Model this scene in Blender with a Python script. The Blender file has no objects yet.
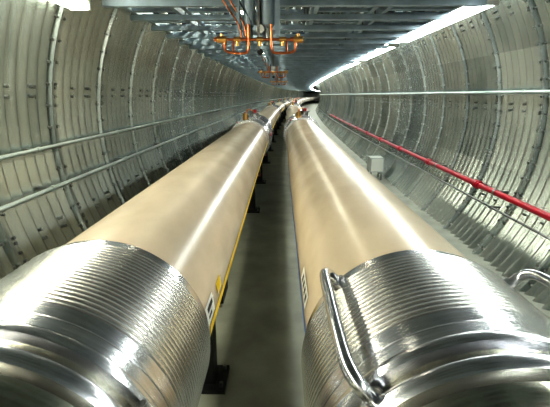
import bpy, math, random
from mathutils import Vector
random.seed(7)
CAMH=1.75
RC=560.0
S0=3.0
def P(s,X,Z):
    if s<=S0: return (X, s, Z+CAMH)
    a=(s-S0)/RC
    return (RC-(RC-X)*math.cos(a), S0+(RC-X)*math.sin(a), Z+CAMH)

# ---------------------------------------------------------------- materials
def new_mat(name):
    m=bpy.data.materials.new(name); m.use_nodes=True
    nt=m.node_tree; b=nt.nodes['Principled BSDF']
    return m,nt,b
def simple(name,col,rough=0.5,metal=0.0,noise=0.0,nscale=8.0,bump=0.0,stretch=(1,1,1)):
    m,nt,b=new_mat(name)
    b.inputs['Base Color'].default_value=(*col,1); b.inputs['Roughness'].default_value=rough
    b.inputs['Metallic'].default_value=metal
    if noise>0 or bump>0:
        tc=nt.nodes.new('ShaderNodeTexCoord'); mp=nt.nodes.new('ShaderNodeMapping')
        mp.inputs['Scale'].default_value=stretch
        nz=nt.nodes.new('ShaderNodeTexNoise'); nz.inputs['Scale'].default_value=nscale; nz.inputs['Detail'].default_value=6
        nt.links.new(tc.outputs['Object'],mp.inputs[0]); nt.links.new(mp.outputs[0],nz.inputs['Vector'])
        if noise>0:
            r=nt.nodes.new('ShaderNodeValToRGB')
            r.color_ramp.elements[0].position=.3; r.color_ramp.elements[1].position=.7
            r.color_ramp.elements[0].color=(*[c*(1-noise) for c in col],1)
            r.color_ramp.elements[1].color=(*[min(1,c*(1+noise)) for c in col],1)
            nt.links.new(nz.outputs[0],r.inputs[0]); nt.links.new(r.outputs[0],b.inputs['Base Color'])
        if bump>0:
            bp=nt.nodes.new('ShaderNodeBump'); bp.inputs['Strength'].default_value=bump; bp.inputs['Distance'].default_value=.01
            nt.links.new(nz.outputs[0],bp.inputs['Height']); nt.links.new(bp.outputs[0],b.inputs['Normal'])
    return m
M={}
M['tan']=simple('tan_paint',(.60,.50,.38),.25,0,.10,6,.06,(1,.5,1))
M['steel']=simple('brushed_steel',(.66,.66,.68),.22,1,.12,9,.05,(1,12,1))
M['ribsteel']=simple('ribbed_steel',(.68,.67,.65),.26,1,.1,9)
M['steeld']=simple('dull_steel',(.30,.30,.29),.38,1,.2,9)
M['gold']=simple('brassy_steel',(.56,.55,.46),.20,1,.35,7,.25)
M['tray']=simple('tray_zinc',(.38,.46,.53),.45,.2,.2,6)
M['cable']=simple('cable_jacket',(.035,.045,.06),.5)
M['cable2']=simple('cable_jacket_blue',(.06,.10,.17),.5)
M['copper']=simple('copper_pipe',(.62,.22,.10),.28,1,.2,12)
M['brass']=simple('brass_valve',(.70,.42,.16),.3,1)
M['red']=simple('red_enamel',(.42,.010,.03),.3)
M['black']=simple('black_paint',(.015,.015,.017),.45)
M['yellow']=simple('yellow_tape',(.85,.60,.04),.45)
M['blue']=simple('blue_tape',(.03,.13,.42),.45)
M['white']=simple('label_white',(.75,.75,.70),.5)
M['grey']=simple('grey_box',(.42,.44,.42),.5)
M['pipe']=simple('galv_conduit',(.42,.46,.44),.35,.6,.1,6)
M['floor']=simple('concrete',(.33,.335,.285),.6,0,.18,3.0,.15)
def emis(name,col,st):
    m,nt,b=new_mat(name); b.inputs['Base Color'].default_value=(.8,.8,.8,1)
    b.inputs['Emission Color'].default_value=(*col,1); b.inputs['Emission Strength'].default_value=st
    return m
M['lamp']=emis('fluorescent_tube',(.94,1.0,.96),29.0)
M['lampw']=emis('fluorescent_tube_warm',(1.0,.98,.80),31.0)
# galvanised liner plates (uses UV: u = metres along tunnel, v = metres around)
m,nt,b=new_mat('galvanised_liner'); M['liner']=m
uv=nt.nodes.new('ShaderNodeUVMap'); uv.uv_map='UVMap'
sep=nt.nodes.new('ShaderNodeSeparateXYZ'); nt.links.new(uv.outputs[0],sep.inputs[0])
def mth(op,a,bv=None):
    n=nt.nodes.new('ShaderNodeMath'); n.operation=op
    if hasattr(a,'node'): nt.links.new(a,n.inputs[0])
    else: n.inputs[0].default_value=a
    if bv is not None:
        if hasattr(bv,'node'): nt.links.new(bv,n.inputs[1])
        else: n.inputs[1].default_value=bv
    return n.outputs[0]
fu=mth('FLOOR',mth('DIVIDE',sep.outputs[0],.9)); fv=mth('FLOOR',mth('DIVIDE',sep.outputs[1],1.35))
cmb=nt.nodes.new('ShaderNodeCombineXYZ'); nt.links.new(fu,cmb.inputs[0]); nt.links.new(fv,cmb.inputs[1])
wn=nt.nodes.new('ShaderNodeTexWhiteNoise'); wn.noise_dimensions='3D'; nt.links.new(cmb.outputs[0],wn.inputs['Vector'])
mp=nt.nodes.new('ShaderNodeMapping'); mp.inputs['Scale'].default_value=(3,1.2,1); nt.links.new(uv.outputs[0],mp.inputs[0])
n1=nt.nodes.new('ShaderNodeTexNoise'); n1.inputs['Scale'].default_value=1.0; n1.inputs['Detail'].default_value=7; nt.links.new(mp.outputs[0],n1.inputs['Vector'])
n2=nt.nodes.new('ShaderNodeTexNoise'); n2.inputs['Scale'].default_value=1.6; n2.inputs['Detail'].default_value=4; nt.links.new(uv.outputs[0],n2.inputs['Vector'])
tot=mth('ADD',mth('MULTIPLY',wn.outputs['Value'],.30),mth('ADD',mth('MULTIPLY',n1.outputs[0],.5),mth('MULTIPLY',n2.outputs[0],.35)))
r=nt.nodes.new('ShaderNodeValToRGB'); e=r.color_ramp.elements
e[0].position=.30; e[0].color=(.20,.235,.23,1); e[1].position=.95; e[1].color=(.58,.62,.59,1)
nt.links.new(tot,r.inputs[0]); nt.links.new(r.outputs[0],b.inputs['Base Color'])
b.inputs['Metallic'].default_value=.87; b.inputs['Roughness'].default_value=.27

# ---------------------------------------------------------------- mesh builder
class MB:
    def __init__(s): s.v=[];s.f=[];s.m=[];s.sm=[];s.mats=[];s.uv=None
    def mi(s,k):
        if k not in s.mats: s.mats.append(k)
        return s.mats.index(k)
    def grid(s,rows,mat,closed=False,smooth=True):
        i0=len(s.v); n=len(rows[0]); mi=s.mi(mat)
        for r in rows: s.v+= r
        for i in range(len(rows)-1):
            for j in range(n if closed else n-1):
                a=i0+i*n+j; b_=i0+i*n+(j+1)%n
                s.f.append((a,b_,b_+n,a+n)); s.m.append(mi); s.sm.append(smooth)
    def cap(s,ring,mat):
        i0=len(s.v); s.v+=ring; s.f.append(tuple(range(i0,i0+len(ring)))); s.m.append(s.mi(mat)); s.sm.append(False)
    def lathe(s,X0,Z0,prof,mat,seg=64,a0=0,a1=360,caps=True):
        full=(a1-a0)>=360; n=seg if full else seg+1
        rows=[]
        for (ss,r) in prof:
            rows.append([P(ss,X0+r*math.cos(math.radians(a0+(a1-a0)*j/seg)),Z0+r*math.sin(math.radians(a0+(a1-a0)*j/seg))) for j in range(n)])
        s.grid(rows,mat,closed=full)
        if full and caps:
            s.cap(rows[0],mat); s.cap(rows[-1][::-1],mat)
    def box(s,s0,s1,x0,x1,z0,z1,mat,step=2.0):
        k=max(1,int(math.ceil((s1-s0)/step))); rows=[]
        for i in range(k+1):
            q=s0+(s1-s0)*i/k
            rows.append([P(q,x0,z0),P(q,x1,z0),P(q,x1,z1),P(q,x0,z1)])
        s.grid(rows,mat,closed=True,smooth=False); s.cap(rows[0],mat); s.cap(rows[-1][::-1],mat)
    def tube(s,pts,r,mat,seg=10,res=6,spline=True,mapped=False):
        q=[Vector(p if mapped else P(*p)) for p in pts]
        if spline and len(q)>2:
            out=[]
            for i in range(len(q)-1):
                p0=q[max(i-1,0)];p1=q[i];p2=q[i+1];p3=q[min(i+2,len(q)-1)]
                for k in range(res):
                    t=k/res
                    out.append(.5*((2*p1)+(p2-p0)*t+(2*p0-5*p1+4*p2-p3)*t*t+(3*p1-p0-3*p2+p3)*t**3))
            out.append(q[-1]); q=out
        rows=[]; prev=None
        for i,p in enumerate(q):
            t=(q[min(i+1,len(q)-1)]-q[max(i-1,0)]).normalized()
            if prev is None:
                up=Vector((0,0,1)) if abs(t.z)<.9 else Vector((1,0,0)); u=t.cross(up).normalized()
            else:
                u=(prev-t*prev.dot(t)).normalized()
            w=t.cross(u); prev=u
            rr=r[i] if isinstance(r,list) else r
            rows.append([tuple(p+u*rr*math.cos(2*math.pi*j/seg)+w*rr*math.sin(2*math.pi*j/seg)) for j in range(seg)])
        s.grid(rows,mat,closed=True); s.cap(rows[0],mat); s.cap(rows[-1][::-1],mat)
    def cyl(s,p0,p1,r,mat,seg=14): s.tube([p0,p1],r,mat,seg,spline=False)
    def obj(s,name,parent=None):
        me=bpy.data.meshes.new(name); me.from_pydata(s.v,[],s.f)
        for k in s.mats: me.materials.append(M[k])
        me.polygons.foreach_set('material_index',s.m); me.polygons.foreach_set('use_smooth',s.sm)
        if s.uv:
            l=me.uv_layers.new(name='UVMap'); d=[]
            for lp in me.loops: d+= s.uv[lp.vertex_index]
            l.data.foreach_set('uv',d)
        me.update(); me.set_sharp_from_angle(angle=math.radians(42))
        o=bpy.data.objects.new(name,me); bpy.context.scene.collection.objects.link(o)
        if parent: o.parent=parent
        return o
def empty(name):
    o=bpy.data.objects.new(name,None); bpy.context.scene.collection.objects.link(o); return o

# ---------------------------------------------------------------- tunnel shell
CX,CZ,R=.4,-.30,2.35
FL=-1.75
SB=-5.0; SE=150.0
def liner(name,a0,a1,nseg):
    m=MB(); uv=[]; rows=[]
    s=SB
    PITCH=.1285714; FW=.9
    prof=[]
    while s<26:
        ph=((s+20)/FW)%1.0; d=ph*FW
        if min(d,FW-d)<.016: r=R-.042
        else: r=R+.004+.027*math.cos(2*math.pi*(s+20)/PITCH)
        prof.append((s,r)); s+=PITCH/9.0
    while s<SE:
        prof.append((s,R)); prof.append((s+.82,R)); prof.append((s+.84,R-.04)); prof.append((s+.88,R-.04)); s+=.9
    for (q,r) in prof:
        row=[]
        for j in range(nseg+1):
            a=math.radians(a0+(a1-a0)*j/nseg)
            row.append(P(q,CX+r*math.cos(a),CZ+r*math.sin(a))); uv+=[(q+20,a*R+10)]
        rows.append(row)
    m.grid(rows,'liner'); m.uv=uv
    return m.obj(name)
liner('wall_right',-40,50,26)
liner('ceiling',50,130,18)
liner('wall_left',130,220,26)
m=MB(); rows=[]
s=SB
while s<SE:
    rows.append([P(s,CX-1.9,FL),P(s,CX-.6,FL),P(s,CX+.6,FL),P(s,CX+1.9,FL)]); s+=1
m.grid(rows,'floor',smooth=False)
rows=[[P(q,x,FL-.1) for x in (CX-1.9,CX+1.9)] for q in (SB,3,20,40,60,80,94,120,149)]
m.grid(rows,'floor',smooth=False); m.obj('floor')

# bolt rows on lap seams and ring flanges
m=MB()
for a in (172,146,198,30,4,-22):
    for k in range(int((20+2)/.3)):
        s=-2+.3*k
        for da in (-.9,.9):
            ab=math.radians(a+da)
            rr=R-.002
            c=(CX+rr*math.cos(ab),CZ+rr*math.sin(ab)); c2=(CX+(rr-.036)*math.cos(ab),CZ+(rr-.036)*math.sin(ab))
            if s<16: m.cyl((s+.05,c[0],c[1]),(s+.05,c2[0],c2[1]),.013,'steeld',6)
for k in range(26):
    s=-1.1+.9*k
    if s>14: break
    for i in range(60):
        a=math.radians(-36+i*4.3)
        for ds in (-.06,.06):
            c=(CX+(R+.01)*math.cos(a),CZ+(R+.01)*math.sin(a)); c2=(CX+(R-.035)*math.cos(a),CZ+(R-.035)*math.sin(a))
            m.cyl((s+ds,c[0],c[1]),(s+ds,c2[0],c2[1]),.012,'steeld',6)
m.obj('trim_1')

# ---------------------------------------------------------------- beam-line magnets
XL,XR,ZT=-.535,.385,-.725
RT=.305
def ribs(s_hi,s_lo,n,rb,rp):
    p=[]; w=(s_hi-s_lo)/n
    for i in range(n):
        a=s_hi-i*w
        p+=[(a,rb),(a-w*.14,rp-.003),(a-w*.26,rp),(a-w*.50,rp),(a-w*.62,rp-.003),(a-w*.76,rb)]
    p.append((s_lo,rb)); return p
def magnet(X0,s0,s1,det,side):
    e=empty('cryostat_magnet')
    m=MB(); k=max(2,int((s1-s0)/1.0)); seg=96 if det else 40
    m.lathe(X0,ZT,[(s0+(s1-s0)*i/k,RT) for i in range(k+1)],'tan',seg)
    m.obj('vessel_shell',e)
    m=MB()
    for q in (s0+.0,s1-.03): m.lathe(X0,ZT,[(q,RT),(q,RT+.012),(q+.03,RT+.012),(q+.03,RT)],'steel',seg,caps=False)
    m.obj('end_weld_rings',e)
    m=MB()
    if side<0: m.lathe(X0,ZT,[(s0+.1+(s1-s0-.2)*i/k,RT+.002) for i in range(k+1)],'yellow',4,-9,-1)
    else: m.lathe(X0,ZT,[(s0+.1+(s1-s0-.2)*i/k,RT+.002) for i in range(k+1)],'blue',4,177,182)
    m.obj('marking_stripe',e)
    return e
def far_joint(X0,hi,lo):
    e=empty('bellows_interconnect'); m=MB(); seg=40
    m.lathe(X0,ZT,[(lo,RT),(lo,RT+.03)]+ribs(lo+.02,lo+.5,10,RT+.015,RT+.03)+[(lo+.5,RT)],'ribsteel',seg,caps=False)
    m.lathe(X0,ZT,[(lo+.5,RT),(lo+.5,RT+.055),(lo+.56,RT+.055),(lo+.56,RT-.05)],'steel',seg,caps=False)
    m.lathe(X0,ZT,[(lo+.56,RT-.05),(lo+.85,RT-.05)],'black',seg,caps=False)
    m.lathe(X0,ZT,[(lo+.85,RT-.05),(lo+.85,RT+.055),(lo+.93,RT+.055),(lo+.93,RT+.01),(lo+1.3,RT+.01),(lo+1.3,RT+.05),(lo+1.36,RT+.05),(lo+1.36,RT)],'steel',seg,caps=False)
    m.lathe(X0,ZT,ribs(lo+1.38,hi,10,RT+.012,RT+.03)+[(hi,RT)],'ribsteel',seg,caps=False)
    m.obj('sleeves_and_bellows',e)
    m=MB()
    for i in range(12):
        a=math.radians(30*i+10); c=(X0+(RT+.04)*math.cos(a),ZT+(RT+.04)*math.sin(a))
        m.cyl((lo+.45,*c),(lo+1.0,*c),.012,'red' if i%4==0 else 'steeld',6)
    m.obj('tie_rods',e)
def interconnect(X0,hi,lo,riblo,nr,handle):
    e=empty('bellows_interconnect'); seg=128
    m=MB()
    m.lathe(X0,ZT,[(hi,RT),(hi,RT+.014)]+[(hi-.01,RT+.014)]+ribs(hi-.01,riblo,nr,RT+.001,RT+.020)+[(riblo-.005,RT)],'ribsteel' ,seg,caps=False)
    m.obj('ribbed_bellows',e)
    m=MB(); a=riblo
    RS=RT+.022
    m.lathe(X0,ZT,[(a,RT),(a,RS-.004),(a-.004,RS),(a-.045,RS),(a-.047,RS-.004),(a-.050,RS),(a-.085,RS+.002),(a-.09,RS+.008),(a-.095,RS+.010),(a-.112,RS+.010),(a-.117,RS+.008),(a-.122,RS-.008)],'steel',seg,caps=False)
    m.lathe(X0,ZT,[(a-.122,RS-.008),(a-.13,RS-.022),(a-.15,RS-.024)],'gold',seg,caps=False)
    m.obj('sleeve',e)
    m=MB()
    b0=a-.15
    m.lathe(X0,ZT,[(b0,RS-.022),(b0,RS+.004),(b0-.006,RS+.010),(b0-.012,RS+.012),(b0-.024,RS+.012),(b0-.030,RS+.010),(b0-.036,RS+.004),(b0-.036,RS-.02)],'steel',seg,caps=False)
    m.lathe(X0,ZT,[(b0-.036,RS-.02),(b0-.05,RS-.035),(b0-.09,RS-.04),(b0-.12,RS-.035)],'gold',seg,caps=False)
    m.lathe(X0,ZT,[(b0-.12,RS-.035),(b0-.12,RS),(b0-.125,RS+.004),(b0-.15,RS+.004),(b0-.155,RS),(b0-.155,RS-.05)],'steel',seg,caps=False)
    mid=lo+.55
    m.lathe(X0,ZT,ribs(b0-.155,mid+.1,max(4,int((b0-.1-mid-.1)/.07)),RS-.05,RS-.028),'gold',seg,caps=False)
    m.lathe(X0,ZT,[(mid+.1,RS-.05),(mid+.1,RS+.006),(mid+.04,RS+.006),(mid+.04,RS-.004),(lo+.35,RS-.004)],'steel',seg,caps=False)
    m.lathe(X0,ZT,ribs(lo+.35,lo,12,RT+.014,RT+.027)+[(lo,RT)],'ribsteel',seg,caps=False)
    m.obj('flange_and_inner_bellows',e)
    if handle:
        for ang in (134,46):
            m=MB(); ca,sa=math.cos(math.radians(ang)),math.sin(math.radians(ang))
            h=handle
            m.tube([(q,X0+r*ca,ZT+r*sa) for q,r in h],.0135,'steel',14,6)
            for q,r in (h[0],h[-1]):
                m.cyl((q,X0+(RS-.014)*ca,ZT+(RS-.014)*sa),(q,X0+(RS+.01)*ca,ZT+(RS+.01)*sa),.022,'steel',16)
            m.obj('grab_handle',e)
    if X0<0:
        m=MB()
        a_=math.radians(33); r0=RS-.0; r1=RS+.022
        m.cyl((b0+.005,X0+r0*math.cos(a_),ZT+r0*math.sin(a_)),(b0+.005,X0+r1*math.cos(a_),ZT+r1*math.sin(a_)),.008,'steeld',6)
        m.cyl((b0-.025,X0+(r0+.014)*math.cos(a_),ZT+(r0+.014)*math.sin(a_)),(b0+.03,X0+(r0+.014)*math.cos(a_),ZT+(r0+.014)*math.sin(a_)),.005,'steeld',8)
        m.obj('band_clamp_bolt',e)
    return e
def stand(X0,s,wide=.2):
    e=empty('magnet_stand'); m=MB()
    m.box(s-.12,s+.12,X0-wide,X0+wide,FL,FL+.025,'black')
    m.box(s-.06,s+.06,X0-.13,X0+.13,FL+.025,ZT-RT-.08,'black')
    m.box(s-.10,s+.10,X0-.21,X0+.21,ZT-RT-.12,ZT-RT-.07,'black')
    m.obj('pedestal',e)
    m=MB()
    m.lathe(X0,ZT,[(s-.07,RT+.004),(s-.07,RT+.04),(s+.07,RT+.04),(s+.07,RT+.004),(s-.07,RT+.004)],'black',24,232,308)
    for sx in (-1,1):
        m.box(s-.06,s+.06,X0+sx*.15-.02,X0+sx*.15+.02,ZT-RT-.08,ZT-.28,'black')
        for ds in (-.08,.08):
            m.cyl((s+ds,X0+sx*.19,ZT-RT-.15),(s+ds,X0+sx*.19,ZT-RT-.04),.012,'steeld',8)
            m.cyl((s+ds,X0+sx*.175,FL+.024),(s+ds,X0+sx*.175,FL+.055),.012,'steeld',8)
        if s>5: m.cyl((s,X0+sx*.20,ZT-RT-.17),(s,X0+sx*.20,ZT-RT-.12),.018,'red',8)
    m.obj('saddle',e)
ENDS=((XL,-1,1.06,6.5),(XR,1,1.0,7.3))
for X0,side,hi,e1 in ENDS:
    magnet(X0,hi,e1,True,side)
    hl=[(.985,RT+.02),(.985,RT+.055),(.965,RT+.078),(.92,RT+.088),(.8,RT+.09),(.68,RT+.09),(.60,RT+.086),(.565,RT+.07),(.555,RT+.045),(.555,RT+.012)] if side>0 else None
    interconnect(X0,hi,-1.1,.725 if side<0 else .705,20 if side<0 else 17,hl)
    magnet(X0,SB+.1,-1.1,False,side)
    s=e1
    while s<110:
        far_joint(X0,s+2.0,s)
        magnet(X0,s+2.0,s+9.6,False,side)
        s+=9.6
    for q in (2.15,6.0,8.1,10.6,13,15.5,18.4,21.5,24,27,31,36,41,46,51): stand(X0,q)
# labels
e=empty('equipment_label'); m=MB()
m.lathe(XL,ZT,[(1.12,RT+.003),(1.24,RT+.003)],'white',6,2,14)
m.lathe(XL,ZT,[(1.32,RT+.003),(1.40,RT+.003)],'yellow',6,4,12); m.obj('plate',e)
m=MB()
m.lathe(XL,ZT,[(1.14,RT+.004),(1.22,RT+.004)],'black',6,9,12); m.lathe(XL,ZT,[(1.14,RT+.004),(1.19,RT+.004)],'black',6,5,7)
m.obj('print',e)
e=empty('equipment_label'); m=MB()
m.lathe(XR,ZT,[(1.18,RT+.003),(1.42,RT+.003)],'white',6,163,172); m.obj('plate',e)
m=MB()
for k in range(4): m.lathe(XR,ZT,[(1.2+.05*k,RT+.004),(1.23+.05*k,RT+.004)],'black',6,165,170)
m.obj('print',e)
# service pots on far interconnects
for X0,_,_,e1 in ENDS:
    for i in range(5):
        b_=e1+9.6*i
        e=empty('vacuum_valve_pot'); m=MB()
        zz=ZT+RT
        m.cyl((b_+.7,X0+.05,zz-.02),(b_+.7,X0+.05,zz+.10),.07,'steel',20)
        m.cyl((b_+.7,X0+.05,zz+.10),(b_+.7,X0+.05,zz+.12),.095,'steeld',20)
        m.cyl((b_+.7,X0+.05,zz+.12),(b_+.7,X0+.05,zz+.17),.04,'red',16)
        m.cyl((b_+.35,X0-.08,zz-.02),(b_+.35,X0-.08,zz+.12),.045,'brass',16)
        m.tube([(b_+.35,X0-.08,zz+.11),(b_+.4,X0-.04,zz+.18),(b_+.6,X0+.02,zz+.16),(b_+.7,X0+.05,zz+.11)],.012,'copper',8)
        m.obj('pot',e)

# ---------------------------------------------------------------- wall pipes
def wallpipe(name,X,Z,r,mat,s0,s1,clampstep,wallside,coup=None):
    e=empty(name); m=MB(); pts=[]; q=s0
    while q<s1: pts.append((q,X,Z)); q+=1.5
    pts.append((s1,X,Z)); m.tube(pts,r,mat,12,spline=False); m.obj('pipe_run',e)
    m=MB(); q=s0+.4
    wx=CX+wallside*math.sqrt((R-.02)**2-(Z-CZ)**2)
    while q<min(s1,40):
        m.box(q-.015,q+.015,min(X,wx),max(X,wx),Z-r*.6,Z+r*.6,'steeld')
        m.lathe(X,Z,[(q-.02,r+.002),(q-.02,r+.006),(q+.02,r+.006),(q+.02,r+.002)],mat if coup is None else 'steeld',12,caps=False)
        q+=clampstep
    m.obj('pipe_clamps',e)
    if coup:
        m=MB(); q=coup[0]
        while q<s1:
            m.lathe(X,Z,[(q-.07,r),(q-.07,r+.012),(q-.03,r+.014),(q-.03,r+.02),(q+.03,r+.02),(q+.03,r+.014),(q+.07,r+.012),(q+.07,r)],mat,16,caps=False); q+=coup[1]
        m.obj('couplings',e)
wallpipe('fire_water_pipe',2.46,-1.08,.034,'red',SB+.1,24,1.8,1,(4.95,1.75))
wallpipe('wall_conduit',2.60,.03,.022,'pipe',SB+.1,60,1.5,1)
wallpipe('wall_conduit',-1.84,-.40,.016,'pipe',SB+.1,60,1.5,-1)
wallpipe('wall_conduit',-1.77,-.70,.018,'pipe',SB+.1,60,1.5,-1)
wallpipe('wall_conduit',2.42,-1.25,.012,'steeld',SB+.1,40,1.5,1)

# junction box on floor stand
e=empty('junction_box'); m=MB()
m.box(8.4,8.75,1.86,2.14,-1.58,-1.28,'grey'); m.box(8.38,8.4,1.88,2.12,-1.56,-1.30,'white'); m.obj('enclosure',e)
m=MB()
for x in (1.89,2.11):
    for q in (8.43,8.7): m.box(q,q+.03,x-.015,x+.015,FL,-1.58,'steeld')
m.obj('legs',e)

# ---------------------------------------------------------------- cable trays
ZC=.72
def tray(name,x0,x1,z,rung=.28,cab=5,s1=100):
    e=empty(name); m=MB()
    for x in (x0,x1-.02):
        m.box(SB+.1,s1,x,x+.02,z,z+.10,'tray'); 
        m.box(SB+.1,s1,x-(.0 if x==x0 else .02),x+(.04 if x==x0 else .02),z-.004,z,'tray')
    m.obj('side_rails',e)
    m=MB(); q=SB+.2
    while q<min(s1,40): m.box(q,q+.07,x0+.02,x1-.02,z+.004,z+.03,'tray'); q+=rung
    m.obj('rungs',e)
    m=MB()
    for c in range(cab):
        x=x0+.06+(x1-x0-.12)*random.random(); rr=random.choice((.012,.018,.024)); pts=[]; q=SB+.2
        while q<s1-1: pts.append((q,x+random.uniform(-.015,.015),z+.03+rr)); q+=1.2
        m.tube(pts,rr,random.choice(('cable','cable2','tray','grey')),6,res=2)
    m.obj('cables',e)
tray('cable_tray',-1.36,-.92,ZC,.28,7)
tray('cable_tray',-.86,-.42,ZC,.30,6)
tray('cable_tray',.28,.82,ZC,.29,7)
tray('cable_tray',.90,1.52,ZC,.27,9)
e=empty('tray_support_frame'); m=MB(); q=SB+.6
while q<60:
    z=ZC-.05
    xa,xb=-1.40,1.58
    m.box(q,q+.06,xa,xb,z,z+.012,'tray'); m.box(q,q+.006,xa,xb,z+.012,z+.045,'tray'); m.box(q+.054,q+.06,xa,xb,z+.012,z+.045,'tray')
    if q<30:
        for x in (-1.385,-.39,.24,.86,-.89,1.55):
            top=CZ+math.sqrt((R-.02)**2-(x-CX)**2)
            m.cyl((q+.022,x,z),(q+.022,x,top),.008,'steeld',6)
    q+=.6
m.obj('cross_struts',e)
m=MB(); q=SB+1.2
while q<30:
    m.box(q,q+.05,-.42,.28,ZC+.14,ZC+.18,'tray'); q+=.45
m.obj('upper_cross_struts',e)

e=empty('header_pipe_rack'); m=MB()
for x,z,r,mt in ((-.30,.84,.035,'pipe'),(-.18,.93,.028,'tray'),(-.05,.92,.032,'pipe'),(.06,.90,.02,'pipe'),(.17,.93,.045,'tray')):
    pts=[];q=SB+.1
    while q<60: pts.append((q,x,z)); q+=1.5
    m.tube(pts,r,mt,10,spline=False)
m.obj('header_pipes',e)

# copper valve manifold
def manifold(s,k=1.0,cx=-.16):
    e=empty('copper_valve_manifold'); z=.385
    m=MB()
    def T(x): return cx+x*k
    m.tube([(s,T(-.27),z+.015),(s,T(.27),z+.015)],.010,'copper',10,spline=False)
    m.tube([(s,T(-.26),z+.015),(s,T(-.265),z-.05),(s,T(-.23),z-.075),(s,T(-.12),z-.08),(s,T(-.09),z-.06),(s,T(-.085),z+.02),(s,T(-.085),z+.12)],.010,'copper',10)
    m.tube([(s,T(.26),z+.015),(s,T(.265),z-.05),(s,T(.23),z-.075),(s,T(.12),z-.08),(s,T(.09),z-.06),(s,T(.085),z+.02),(s,T(.085),z+.12)],.010,'copper',10)
    m.tube([(s+.03,T(-.20),z+.02),(s,T(-.20),z-.08)],.008,'copper',8,spline=False)
    m.tube([(s+.03,T(.20),z+.02),(s,T(.20),z-.08)],.008,'copper',8,spline=False)
    m.tube([(s+.0,T(-.13),z+.0),(s+.0,T(-.16),z+.12),(s+.0,T(-.24),z+.24),(s+.0,T(-.31),z+.36),(s+.0,T(-.34),z+.5)],.006,'copper',8)
    m.tube([(s+.02,T(-.10),z+.0),(s+.02,T(-.12),z+.12),(s+.02,T(-.19),z+.24),(s+.02,T(-.26),z+.36),(s+.02,T(-.28),z+.5)],.006,'copper',8)
    m.tube([(s+.02,T(-.06),z+.0),(s+.02,T(-.07),z+.14),(s+.02,T(-.14),z+.26),(s+.02,T(-.21),z+.38),(s+.02,T(-.22),z+.5)],.005,'cable',8)
    m.obj('copper_pipes',e)
    m=MB()
    for x in (-.285,.285):
        m.cyl((s,T(x-.035),z+.015),(s,T(x+.035),z+.015),.024,'brass',12)
        m.cyl((s,T(x),z+.015),(s,T(x),z+.055),.012,'brass',10)
        m.box(s-.008,s+.008,T(x)-.045,T(x)+.045,z+.052,z+.062,'cable2')
        m.cyl((s,T(x-.06),z+.015),(s,T(x-.035),z+.015),.016,'copper',10)
    for x in (-.17,.17,0):
        m.cyl((s,T(x)-.025,z+.015),(s,T(x)+.025,z+.015),.019,'brass',10)
        m.cyl((s,T(x),z-.03),(s,T(x),z+.03),.013,'brass',10)
    m.obj('brass_valves',e)
    m=MB()
    for x,r in ((-.085,.045),(.055,.055)):
        m.tube([(s+.06,T(x),z+.10),(s+.06,T(x),z+.115),(s+.06,T(x),z+.13),(s+.06,T(x),z+.40),(s+.06,T(x),z+.5)],[r*.4,r*.8,r,r,r],'tray',18,spline=False)
        m.cyl((s+.06,T(x),z-.02),(s+.06,T(x),z+.10),r*.4,'pipe',12)
    m.box(s+.0,s+.10,T(-.02),T(.0),z-.06,z+.5,'steeld')
    m.box(s+.09,s+.12,T(-.14),T(.14),z+.06,z+.09,'tray')
    m.cyl((s,T(.0),z+.09),(s+.05,T(.0),z+.09),.03,'white',16)
    m.cyl((s,T(.0),z-.07),(s+.05,T(.0),z-.07),.022,'black',16)
    m.box(s+.0,s+.04,T(.11),T(.15),z+.04,z+.5,'tray')
    m.box(s+.0,s+.04,T(-.17),T(-.15),z+.04,z+.5,'tray')
    m.obj('filter_housings',e)
manifold(3.2); manifold(7.6,.8); manifold(13,.8)

# ---------------------------------------------------------------- strip lights
def strip(X,Z,starts,L=2.45,lm='lamp'):
    for q in starts:
        e=empty('fluorescent_strip_light'); m=MB()
        m.box(q,q+L,X-.075,X+.075,Z+.045,Z+.075,'white')
        for w in (q,q+L-.03): m.box(w,w+.03,X-.075,X+.075,Z-.01,Z+.045,'white')
        m.obj('housing',e)
        m=MB(); m.box(q+.03,q+L-.03,X-.06,X+.06,Z-.005,Z+.043,lm); m.obj('tube_lamp',e)
        m=MB()
        for w in (q+.3,q+L-.3):
            top=CZ+math.sqrt((R-.02)**2-(X-CX)**2)
            m.cyl((w,X,Z+.07),(w,X,top),.006,'steeld',6)
        m.obj('hanger_rods',e)
strip(1.70,.72,[-2.4,.6]+[3.6+3.0*i for i in range(28)])  # the strip behind the camera is added as fill light
strip(-1.50,.62,[-4.8,-2.0,.80],lm='lampw')  # strips behind the camera are added to even out the light
strip(-.65,1.30,[3.9+3.0*i for i in range(25)],lm='lampw')  # added lamps hidden above the trays, filling the ceiling space with light

# ---------------------------------------------------------------- world, camera
w=bpy.data.worlds.new('w'); bpy.context.scene.world=w; w.use_nodes=True
w.node_tree.nodes['Background'].inputs[0].default_value=(1,1,.92,1); w.node_tree.nodes['Background'].inputs[1].default_value=.7
bpy.context.scene.view_settings.view_transform='Standard'
bpy.context.scene.view_settings.exposure=0
try: bpy.context.scene.view_settings.look='High Contrast'
except Exception as ex: print(ex)
cam=bpy.data.cameras.new('camera'); co=bpy.data.objects.new('camera',cam); bpy.context.scene.collection.objects.link(co)
f=400.0; cam.sensor_width=36; cam.lens=f/550*36; cam.clip_start=.02; cam.clip_end=400
co.location=(0,0,CAMH)
co.rotation_euler=(math.radians(90)-math.atan(108.5/f),0,math.atan(6/f))
bpy.context.scene.camera=co
